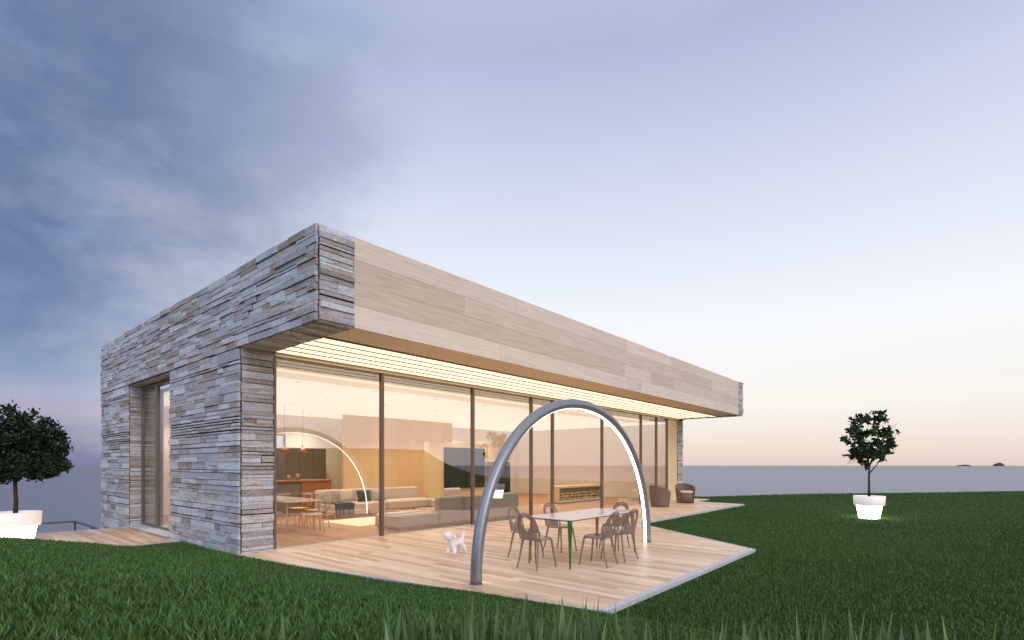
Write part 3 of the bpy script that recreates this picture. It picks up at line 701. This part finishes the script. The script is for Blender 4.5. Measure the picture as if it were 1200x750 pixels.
# dining table inside
dt = empty('dining_table', 'white topped dining table indoors with slim wooden legs', 'table', (1.75, 1.9, 0))
onebox('tabletop', (0, .90, 0, 2.3, .70, .74), M['topwhite'], dt, bev=.006)
for (a, b_) in ((.07, .07), (.83, .07), (.07, 2.23), (.83, 2.23)):
    mb = MB(); mb.tube([(a, b_, .70), (a+(.03 if a > .4 else -.03), b_+(.04 if b_ > 1 else -.04), -.002)], [.026, .016], 10); mb.build('leg', M['lightwood'], dt, smooth=True)
def wood_chair(label, loc, rz):
    p = empty('dining_chair', label, 'chair', loc, rz, 'wooden chairs at the indoor table')
    mb = MB(); mb.grid(lambda a, b: ((a-.5)*.44, (b-.5)*.42, .45-.012*math.sin(a*math.pi)), 7, 7); mb.grid(lambda a, b: ((.5-a)*.44, (b-.5)*.42, .43), 7, 7); mb.box(-.22, .22, -.21, .21, .431, .444); mb.build('seat', M['lightwood'], p)
    for sx in (-1, 1):
        for sy in (-1, 1):
            mb = MB(); mb.tube([(sx*.17, sy*.16, .43), (sx*.215, sy*.22, -.003)], [.015, .010], 8); mb.build('leg', M['lightwood'], p, smooth=True)
    mb = MB(); mb.tube([(-.20, -.18, .44), (-.22, -.23, .62), (-.20, -.26, .76), (-.1, -.285, .79), (.1, -.285, .79), (.20, -.26, .76), (.22, -.23, .62), (.20, -.18, .44)], .012, 8); mb.build('backrest', M['lightwood'], p, smooth=True)
    return p
c0 = wood_chair('wooden chair at the glass side of the indoor table, nearest the terrace', (2.2, 1.62, 0), 0)
for i, (x, y, rz, lb) in enumerate(((2.86, 2.55, R(90), 'wooden chair on the sofa side of the indoor table, nearer the glass'), (2.86, 3.45, R(90), 'wooden chair on the sofa side of the indoor table, farther from the glass'),
                                    (1.55, 2.6, R(-90), 'wooden chair on the stone wall side of the indoor table, nearer the glass'), (1.55, 3.5, R(-90), 'wooden chair on the stone wall side of the indoor table, farther back'))):
    c = copy_tree(c0); c.location = (x, y, 0); c.rotation_euler = (0, 0, rz); c['label'] = lb

# ---------------------------------------------------------------- arch lamp on the terrace
ar = empty('arch_lamp', 'tall grey metal arch over the outdoor table with a glowing inner strip', 'arch lamp', (3.46, -4.77, 0))
pts = []; ex = 2.12
for i in range(65):
    a = math.pi*(1-i/64); cx = math.copysign(abs(math.cos(a))**(2/ex), math.cos(a)); cz = abs(math.sin(a))**(2/ex)
    pts.append(Vector((2.455*cx, 0, 2.55*cz)))
# evenly resample by length
seg = [0]
for a, b_ in zip(pts[:-1], pts[1:]): seg.append(seg[-1]+(b_-a).length)
pts2 = []
for i in range(97):
    s_ = seg[-1]*i/96; k = max(0, min(len(seg)-2, int(np.searchsorted(seg, s_))-1)); f_ = (s_-seg[k])/(seg[k+1]-seg[k]); pts2.append(pts[k].lerp(pts[k+1], f_))
def arch_sweep(prof, mat, name, smooth):
    mb = MB(); vs = []; n = len(prof); m_ = len(pts2)
    for i, p in enumerate(pts2):
        tg = (pts2[min(i+1, m_-1)]-pts2[max(i-1, 0)]).normalized()
        if i == 0: tg = Vector((0,0,1))
        if i == m_-1: tg = Vector((0,0,-1))
        inn = Vector((tg.z, 0, -tg.x)); side = Vector((0,1,0))
        for a, b_ in prof: vs.append(p+side*a+inn*b_)
    fs = [(i*n+k, i*n+(k+1) % n, (i+1)*n+(k+1) % n, (i+1)*n+k) for i in range(m_-1) for k in range(n)]+[tuple(range(n))[::-1], tuple((m_-1)*n+k for k in range(n))]
    mb.add(vs, fs); return mb.build(name, mat, ar, smooth=smooth)
r_ = .078; prof = []
for k in range(28):
    a = 2*math.pi*k/28; x, y = r_*math.sin(a), r_*math.cos(a)
    prof.append((x, min(y, .071)))
tb = arch_sweep(prof, M['metal'], 'tube', True)
arch_sweep([(-.030, .0715), (-.030, .0755), (.030, .0755), (.030, .0715)], M['led'], 'light_strip', False)
for sx in (-1, 1):
    mb = MB(); mb.lathe([(0, .008), (.088, .008), (.09, .005), (.09, 0), (0, 0)], 28, c=(sx*2.455, 0)); mb.build('base_plate', M['metal'], ar)

# ---------------------------------------------------------------- outdoor table
ot = empty('outdoor_table', 'long white outdoor table on slim tapered legs under the arch', 'table', (3.62, -4.77, 0))
mb = MB(); mb.box(-1.05, 1.05, -.425, .425, .722, .742, bev=.006); mb.build('tabletop', M['topwhite'], ot)
onebox('underframe', (-.95, .95, -.34, .34, .695, .720), M['amber'], ot)
for sx in (-1, 1):
    for sy in (-1, 1):
        mb = MB(); mb.tube([(sx*.98, sy*.36, .72), (sx*.98, sy*.36, .66), (sx*1.0, sy*.375, .35), (sx*1.02, sy*.39, .004)], [.042, .036, .024, .013], 12)
        lg = mb.build('leg', M['green'] if (sx, sy) == (-1, -1) else M['amber'], ot, smooth=True)
        if (sx, sy) == (-1, -1): lg['label'] = 'green translucent leg at the near corner'
def bistro(label, loc, rz):
    p = empty('bistro_chair', label, 'chair', loc, rz, 'smoky plastic chairs round the outdoor table')
    def se(a, k): c_, s_ = math.cos(a), math.sin(a); return (k*math.copysign(abs(c_)**.75, c_), k*math.copysign(abs(s_)**.75, s_))
    mb = MB(); ring = [2*math.pi*i/32 for i in range(32)]
    prof_ = [(.0, .452), (.12, .450), (.185, .458), (.198, .452), (.198, .430), (.188, .424), (0, .426)]
    vs = []; 
    for rr_, z in prof_:
        for a in ring: x, y = se(a, max(rr_, .001)); vs.append((x, y, z))
    mb.add(vs, [(i*32+k, i*32+(k+1) % 32, (i+1)*32+(k+1) % 32, (i+1)*32+k) for i in range(len(prof_)-1) for k in range(32)]); mb.build('seat', M['smokeseat'], p, smooth=True)
    for sx in (-1, 1):
        mb = MB(); mb.tube([(sx*.145, .145, .43), (sx*.155, .16, .40), (sx*.185, .20, .12), (sx*.195, .215, 0)], [.020, .019, .014, .011], 10); mb.build('leg', M['smoke'], p, smooth=True)
        mb = MB(); mb.tube([(sx*.145, -.150, .44), (sx*.150, -.165, .40), (sx*.175, -.215, .12), (sx*.185, -.255, 0)], [.022, .020, .014, .011], 10); mb.build('leg', M['smoke'], p, smooth=True)
    by = lambda x, z: -.165-.10*((z-.44)/.4)-.05*(1-(x/.2)**2)
    hp = []
    for i in range(25):
        a = math.pi*(1-i/24); x = .185*math.copysign(abs(math.cos(a))**.72, math.cos(a)); z = .44+.395*abs(math.sin(a))**.62
        hp.append((x, by(x, z), z))
    hoop = MB(); hoop.tube(hp, .0135, 8); bk = hoop.build('backrest', M['smoke'], p, smooth=True)
    # inner panel: splat that widens upward, with an oval opening near the top
    mb = MB()
    def half(w_, z): return w_
    def panel(sgn):
        def fn(a, b):
            z = .445+.375*b; wmax = .178*min(1, ((1-abs(b-.45)*1.0)))**.5 if b > .85 else (.10+.07*abs(2*b-.75))
            x = (a-.5)*2*wmax; return (x, by(x, z)+sgn*.004, z)
        return fn
    nv = 25
    def wout(b):
        z = .445+.38*b; k = (z-.44)/.395
        return .178*(1-max(0, k)**6.5)**.5*(.86+.14*min(1, b*2))-.004
    def hole(b): return 0 if b < .30 or b > .90 else .100*math.sin(math.pi*min(1, (b-.30)/.60)**1.5)**.7
    for sgn in (-1, 1):
        for sd in (-1, 1):
            vs = []
            for j in range(nv):
                b = j/(nv-1); z = .445+.37*b; w1, w0 = wout(b), min(hole(b), wout(b)*.8)
                for i in range(7):
                    x = sd*(w0+(w1-w0)*i/6); vs.append((x, by(x, z)+sgn*.004, z))
            mb.add(vs, [((j*7+i, j*7+i+1, (j+1)*7+i+1, (j+1)*7+i) if sgn*sd < 0 else (j*7+i, (j+1)*7+i, (j+1)*7+i+1, j*7+i+1)) for j in range(nv-1) for i in range(6)])
    mb.build('back_panel', M['smoke'], bk, smooth=True)
    return p
b0 = bistro('smoky brown chair at the near end of the outdoor table, closest to the arch foot', (2.42, -4.68, 0), R(-90))
for (x, y, rz, lb) in ((2.98, -4.02, R(180+6), 'smoky chair on the house side of the outdoor table, partly behind the near end chair'),
                       (3.92, -4.05, R(180-8), 'smoky chair alone in the middle of the house side of the outdoor table'),
                       (3.20, -5.27, R(4), 'smoky chair on the lawn side, left of its pair, nearest the green table leg'),
                       (3.86, -5.27, R(-6), 'smoky chair on the lawn side, right of its pair, nearest the lit arch leg'),
                       (4.80, -4.66, R(92), 'smoky chair at the far end of the outdoor table')):
    c = copy_tree(b0); c.location = (x, y, 0); c.rotation_euler = (0, 0, rz); c['label'] = lb

# ---------------------------------------------------------------- tub chairs
def tub(label, loc, rz, g_):
    p = empty('tub_chair', label, 'armchair', loc, rz, g_); mb = MB()
    def top(a): 
        t = abs(a)/R(128); return .80-.26*t**1.6
    def shell(rad, flip):
        def fn(u, v):
            a = (u-.5)*2*R(128); z = .02+(top(a)-.02)*v; r_ = rad*(.84+.16*v)
            return (r_*math.sin(a), -r_*math.cos(a)*1.0, z)
        return fn
    f1, f2 = shell(.40, 0), shell(.345, 1)
    mb.grid(lambda a, b: f1(a, b), 33, 9); mb.grid(lambda a, b: f2(1-a, b), 33, 9)
    vs = []; 
    for i in range(33): vs += [f1(i/32, 1), f2(i/32, 1)]
    mb.add(vs, [(2*i, 2*i+1, 2*i+3, 2*i+2) for i in range(32)])
    for e_ in (0, 1):
        vs = []
        for j in range(9): vs += [f1(e_, j/8), f2(e_, j/8)]
        mb.add(vs, [(2*j, 2*j+1, 2*j+3, 2*j+2) for j in range(8)])
    mb.build('shell', M['wicker'], p, smooth=True)
    mb = MB(); mb.lathe([(0, .40), (.31, .40), (.335, .38), (.31, .02), (0, .02)], 28); mb.build('seat_base', M['wicker'], p, smooth=True)
    mb = MB(); mb.lathe([(0, .50), (.27, .50), (.318, .485), (.325, .45), (.318, .41), (0, .402)], 28); mb.build('seat_cushion', M['cushion'], p, smooth=True)
    return p
t0_ = tub('brown wicker tub chair in front of the glass', (14.6, -1.05, 0), R(-112), 'wicker tub chairs')
t1_ = copy_tree(t0_); t1_.location = (17.1, -1.0, 0); t1_.rotation_euler = (0, 0, R(128)); t1_['label'] = 'brown wicker tub chair past the house corner with cream cushion showing'

# ---------------------------------------------------------------- dog sculpture
dg = bpy.data.meshes.new('dog_sculpture')
V_ = [(0,0,.22), (.14,0,.235), (-.15,0,.225), (.20,0,.33), (.235,0,.43), (.33,0,.425), (.42,0,.405),
      (.17,.075,.12), (.20,.095,.03), (.17,-.075,.12), (.20,-.095,.03), (-.17,.075,.12), (-.21,.095,.03), (-.17,-.075,.12), (-.21,-.095,.03),
      (-.22,0,.30), (-.27,0,.40), (-.28,0,.46), (.22,.085,.42), (.20,.115,.35), (.22,-.085,.42), (.20,-.115,.35)]
E_ = [(0,1), (0,2), (1,3), (3,4), (4,5), (5,6), (1,7), (7,8), (1,9), (9,10), (2,11), (11,12), (2,13), (13,14), (2,15), (15,16), (16,17), (4,18), (18,19), (4,20), (20,21)]
rad_ = [.055,.070,.062,.060,.115,.10,.06,.044,.04,.044,.04,.044,.04,.044,.04,.035,.028,.024,.03,.034,.03,.034]
dg.from_pydata(V_, E_, []); dg.materials.append(M['white'])
do = bpy.data.objects.new('dog_sculpture', dg); COL.objects.link(do); do.scale = (.84,)*3; do.location = (2.40, -2.93, .010); do.rotation_euler = (0, 0, math.atan2(-.20, -.95))
sk = do.modifiers.new('skin', 'SKIN'); sb = do.modifiers.new('sub', 'SUBSURF'); sb.levels = 2; sb.render_levels = 2
for i, q in enumerate(dg.skin_vertices[0].data): q.radius = (rad_[i], rad_[i]); q.use_root = (i == 0)
tag(do, 'small white plastic dog sculpture standing beside the arch foot', 'sculpture')

# ---------------------------------------------------------------- railing beyond the left deck
rl = empty('railing', 'thin grey railing beyond the small left deck', 'railing', (.30, 14.8, 0))
mb = MB(); mb.box(-9.5, .04, -.03, .03, -.52, -.46); mb.box(-.03, .04, -5.2, -.032, -.52, -.46); mb.build('top_rail', M['steel'], rl)
for x in (0, -3.1, -6.2, -9.3): onebox('post', (x-.03, x+.03, -.029, .029, -1.75, -.522), M['steel'], rl)
onebox('post', (-.028, .038, -2.6, -2.54, -1.75, -.522), M['steel'], rl)

# ---------------------------------------------------------------- potted trees
def pot(root):
    mb = MB(); mb.lathe([(0, 0), (.258, 0), (.263, .02), (.335, .405), (.322, .405), (.26, .03), (0, .03)], 48); mb.build('pot_body', M['pot'], root, smooth=True)
    mb = MB(); mb.lathe([(.325, .400), (.386, .400), (.392, .406), (.408, .670), (.403, .675), (.380, .675), (.376, .665), (.36, .50), (.325, .47)], 48, closed=True); mb.build('pot_rim', M['potrim'], root, smooth=True)
    mb = MB(); mb.lathe([(0, .64), (.366, .615)], 32); mb.build('soil', M['soil'], root)
def leafmesh(points, size, asp, rng, cup=.25):
    """points: list of (pos, dir, tone). one folded rhombic leaf each"""
    mb = MB()
    for p, d, tn in points:
        d = d.normalized(); s_ = d.cross(Vector((rng.uniform(-1,1), rng.uniform(-1,1), rng.uniform(-1,1)))).normalized(); n_ = d.cross(s_)
        l = size*rng.uniform(.7, 1.25); w_ = l*asp/2; mb.cur = tn
        up_ = n_*l*cup*.25
        mb.add([p, p+d*l*.28+s_*w_*.85+up_, p+d*l*.66+s_*w_*.9+up_*.6, p+d*l-up_*.6, p+d*l*.66-s_*w_*.9+up_*.6, p+d*l*.28-s_*w_*.85+up_], [(0,1,2,3), (0,3,4,5)])
    return mb
def rand_dir(rng, up=0):
    while True:
        v = Vector((rng.uniform(-1,1), rng.uniform(-1,1), rng.uniform(-1,1)+up))
        if .05 < v.length < 1.6: return v.normalized()
# right: open crown of leaf rosettes
def right_tree(loc, label):
    rng = random.Random(21)
    pr = empty('plant_pot', 'glowing white pot of the airy tree standing on the right lawn', 'pot', loc, 0, 'lit white plant pots'); pot(pr)
    tr = empty('potted_tree', label, 'tree', (loc[0], loc[1], loc[2]+.62), R(30))
    mb = MB(); fork = Vector((.0, 0, .95)); mb.tube([(0,0,0), (.012,0,.3), (-.01,.01,.6), fork], [.040, .032, .028, .027], 10)
    tips = []
    branches = []
    for k in range(9):
        a = k*2.4+.3; out_ = rng.uniform(.30, .64); zt = rng.uniform(1.15, 2.35)
        if k < 3: zt = rng.uniform(1.15, 1.5); out_ = .60
        b0_ = Vector((0, 0, rng.uniform(.72, 1.0) if k < 4 else .95))
        e_ = Vector((math.cos(a)*out_, math.sin(a)*out_, zt)); mid = b0_.lerp(e_, .45)+Vector((0, 0, -.06 if k < 3 else .10))
        mb.tube([b0_, b0_.lerp(mid, .5), mid, mid.lerp(e_, .5)+Vector((0,0,.03)), e_], [.020, .017, .013, .009, .005], 7)
        for q in range(12):
            f_ = rng.uniform(.3, 1.0); st = mid.lerp(e_, f_) if q else e_
            tp_ = st+rand_dir(rng, .25)*rng.uniform(.12, .38); mb.tube([st, tp_], [.006, .003], 5); tips.append(tp_)
        tips.append(e_)
    tips.append(Vector((.05, .0, 2.35))); tips.append(Vector((0, .1, 1.9)))
    for q in range(16): tips.append(Vector((rng.uniform(-.35,.35), rng.uniform(-.35,.35), rng.uniform(1.75, 2.6))))
    for k in range(64):
        v = rand_dir(rng)*rng.uniform(.35, 1)**.4; e_ = Vector((v.x*.68, v.y*.68, 1.78+v.z*(.84 if v.z > 0 else .60)))
        near_ = min(tips[:], key=lambda q_: (q_-e_).length); mb.tube([near_, e_], [.006, .003], 5); tips.append(e_)
    mb.build('trunk', M['bark'], tr, smooth=True)
    P_ = []
    for tpp in tips:
        rv = Vector((tpp.x, tpp.y, 0)); 
        if ((tpp.z-1.80)/.98)**2+(rv.length/(.78+.14*math.sin(3*math.atan2(tpp.y, tpp.x)+3*tpp.z)))**2 > 1.05: continue
        tn = rng.uniform(0, .75)
        for q in range(rng.randint(6, 12)):
            d = rand_dir(rng, .15); P_.append((tpp-d*.01+rand_dir(rng)*.03, d, min(1, max(0, tn+rng.uniform(-.2, .25)))))
    leafmesh(P_, .135, .55, rng).build('crown', M['leafA'], tr)
def left_tree(loc, label):
    rng = random.Random(8)
    pr = empty('plant_pot', 'glowing white pot of the dense tree on the small left deck', 'pot', loc, 0, 'lit white plant pots'); pot(pr)
    tr = empty('potted_tree', label, 'tree', (loc[0], loc[1], loc[2]+.62), R(10))
    mb = MB(); mb.tube([(0,0,0), (.01,0,.25), (0,.01,.6), (.0,0,.80)], [.042, .036, .033, .036], 10)
    P_ = []; cl = []
    for k in range(14):
        a = k*2.4; e_ = Vector((math.cos(a)*rng.uniform(.3,.7), math.sin(a)*rng.uniform(.3,.7), rng.uniform(1.0, 1.9)))
        mb.tube([(0,0,.76), Vector((0,0,.84)).lerp(e_, .5), e_], [.018, .012, .005], 6)
    mb.build('trunk', M['bark'], tr, smooth=True)
    cz = 1.05
    while len(cl) < 600:
        v = rand_dir(rng)*rng.uniform(.25, 1)**.5
        x, y, z = v.x*.86, v.y*.86, v.z
        z = cz+(z*1.12 if z > 0 else z*.34)
        lump = 1+.05*math.sin(5*math.atan2(y, x)+4*z)
        cl.append((Vector((x*lump, y*lump, z)), rng.random()))
    for c_, tn in cl:
        for q in range(40):
            o_ = rand_dir(rng)*rng.uniform(.02, .12); P_.append((c_+o_, rand_dir(rng, .1), min(1, max(0, tn*.7+rng.uniform(-.2, .35)))))
    leafmesh(P_, .068, .58, rng).build('crown', M['leafB'], tr)
# position of the right pot from its foot on the lawn
PRX, PRY = 15.03, -7.50
right_tree((PRX, PRY, float(H(PRX, PRY))+.005), 'airy young tree with clustered dark leaves, alone on the right lawn')
left_tree((PL[0], PL[1], -.069), 'dense round-crowned dark tree left of the stone wall')

# ---------------------------------------------------------------- islets on the horizon
for (th, w_, h_) in ((40.75, 165, 30), (42.85, 120, 62)):
    d = dirh(th)*15000; mb = MB()
    def fn(a, b, w_=w_, h_=h_):
        x = (a-.5)*2; y = (b-.5)*2; hh = max(0, 1-x*x-y*y); return (x*w_, y*w_*.6, h_*hh**.7*(1+.25*math.sin(7*x+3*y))-3)
    mb.grid(fn, 24, 12); o = mb.build('islet', M['rock'], smooth=True, loc=(CAM.x+d.x, CAM.y+d.y, -20)); o.rotation_euler = (0, 0, math.atan2(-FW.x, FW.y)); tag(o, kind='structure')

# ---------------------------------------------------------------- grass
rg_ = np.random.default_rng(7)
def poly_mask(poly, x, y):
    c = np.zeros(x.shape, bool); n = len(poly)
    for i in range(n):
        x0, y0 = poly[i]; x1, y1 = poly[(i+1) % n]
        if y0 == y1: continue
        cond = ((y0 > y) != (y1 > y)) & (x < (x1-x0)*(y-y0)/(y1-y0)+x0); c ^= cond
    return c
DX = [(DECK[0][0]-.05, .05), (DECK[1][0]-.05, DECK[1][1]-.15), (DECK[2][0]+.07, DECK[2][1]-.15), (DECK[3][0]+.05, DECK[3][1]-.15), (DECK[4][0]+.1, DECK[4][1]-.15), (18.4, -1.0), (20.3, -.95), (20.3, .05)]
LX = [(-6.1, 2.97), (.0, 2.97), (0, 7.2), (-6.1, 7.2)]; HX = [(-.03, 0), (19.3, 0), (19.3, 9.6), (-.03, 9.6)]
def blades(r0, r1, dens, h0, h1, w0, w1, th0=-52, th1=52, lean=.35, depth=False):
    area = math.radians(th1-th0)*(r1*r1-r0*r0)/2; n = int(area*dens)
    r = np.sqrt(rg_.uniform(r0*r0, r1*r1, n)); th = np.radians(rg_.uniform(th0, th1, n))
    if depth: r = r/np.cos(th)
    x = camx+r*(np.cos(th)*FW.x+np.sin(th)*RT.x); y = camy+r*(np.cos(th)*FW.y+np.sin(th)*RT.y)
    ok = ~(poly_mask(DX, x, y) | poly_mask(LX, x, y) | poly_mask(HX, x, y)) & (r < rb_of(np.degrees(th))+1.5) & ~((y > 6.9) & (x < 19.3))
    x, y = x[ok], y[ok]; z = H(x, y)-.004; n = len(x)
    hh = rg_.uniform(h0, h1, n)
    if depth: hh = hh + np.clip(1.04-z, 0, .3)*.75
    ww = rg_.uniform(w0, w1, n); az = rg_.uniform(0, 2*np.pi, n)
    la = rg_.uniform(0, 2*np.pi, n); ll = rg_.uniform(.05, lean, n)*hh
    ax, ay = np.cos(az)*ww/2, np.sin(az)*ww/2; lx, ly = np.cos(la)*ll, np.sin(la)*ll
    P = np.empty((n, 5, 3))
    P[:,0] = np.stack([x-ax, y-ay, z], 1); P[:,1] = np.stack([x+ax, y+ay, z], 1)
    P[:,2] = np.stack([x+ax*.8+lx*.35, y+ay*.8+ly*.35, z+hh*.55], 1); P[:,3] = np.stack([x-ax*.8+lx*.35, y-ay*.8+ly*.35, z+hh*.55], 1)
    P[:,4] = np.stack([x+lx, y+ly, z+hh], 1)
    patch = .5+.5*np.sin(x*1.3+np.sin(y*.9)*2)*np.sin(y*1.1+np.sin(x*.7)*2)
    wide = .5+.5*np.sin(x*.31+2*np.sin(y*.17))*np.sin(y*.27+1.3*np.sin(x*.21)+1)
    tn = np.clip(rg_.beta(2, 3.2, n)*.90+.10*patch+.14*(wide-.4), 0, 1)
    return P, tn
def build_blades(name, parts, mat, label):
    P = np.concatenate([p[0] for p in parts]); tn = np.concatenate([p[1] for p in parts]); n = len(P)
    me = bpy.data.meshes.new(name); me.vertices.add(n*5); me.vertices.foreach_set('co', P.reshape(-1).astype(np.float32))
    base = (np.arange(n)*5)[:,None]; lp = (base+np.array([[0,1,2,3,3,2,4]])).reshape(-1)
    me.loops.add(n*7); me.loops.foreach_set('vertex_index', lp.astype(np.int32))
    st = (np.arange(n)*7)[:,None]+np.array([[0,4]]); me.polygons.add(n*2); me.polygons.foreach_set('loop_start', st.reshape(-1).astype(np.int32))
    a = me.attributes.new('tone', 'FLOAT', 'FACE'); a.data.foreach_set('value', np.repeat(tn, 2).astype(np.float32))
    me.update(calc_edges=True); me.materials.append(mat)
    o = bpy.data.objects.new(name, me); COL.objects.link(o); tag(o, label, 'grass', kind='stuff'); return o
parts = [blades(1.0, 2.2, 7500, .035, .065, .007, .013, lean=.7), blades(2.2, 3.6, 5200, .03, .06, .008, .014, lean=.7), blades(3.6, 7, 4300, .028, .05, .007, .012, lean=.7),
         blades(7, 14, 1900, .030, .048, .007, .012, lean=.6), blades(14, 26, 700, .030, .045, .010, .018, -50, 52, .8), blades(26, 46, 200, .03, .045, .02, .035, 12, 52, .8)]
build_blades('lawn_grass', parts, M['grass'], 'short dark green lawn grass covering the ground around the house')
pt = [blades(1.0, 1.6, 80, .08, .155, .012, .024, -24, 47, .12, True), blades(1.0, 1.5, 40, .10, .17, .008, .014, -47, -22, .35), blades(1.05, 1.7, 330, .06, .135, .008, .017, -14, 47, .16, True)]
build_blades('tall_grass', pt, M['tall'], 'tall broad grass blades close up along the bottom edge')
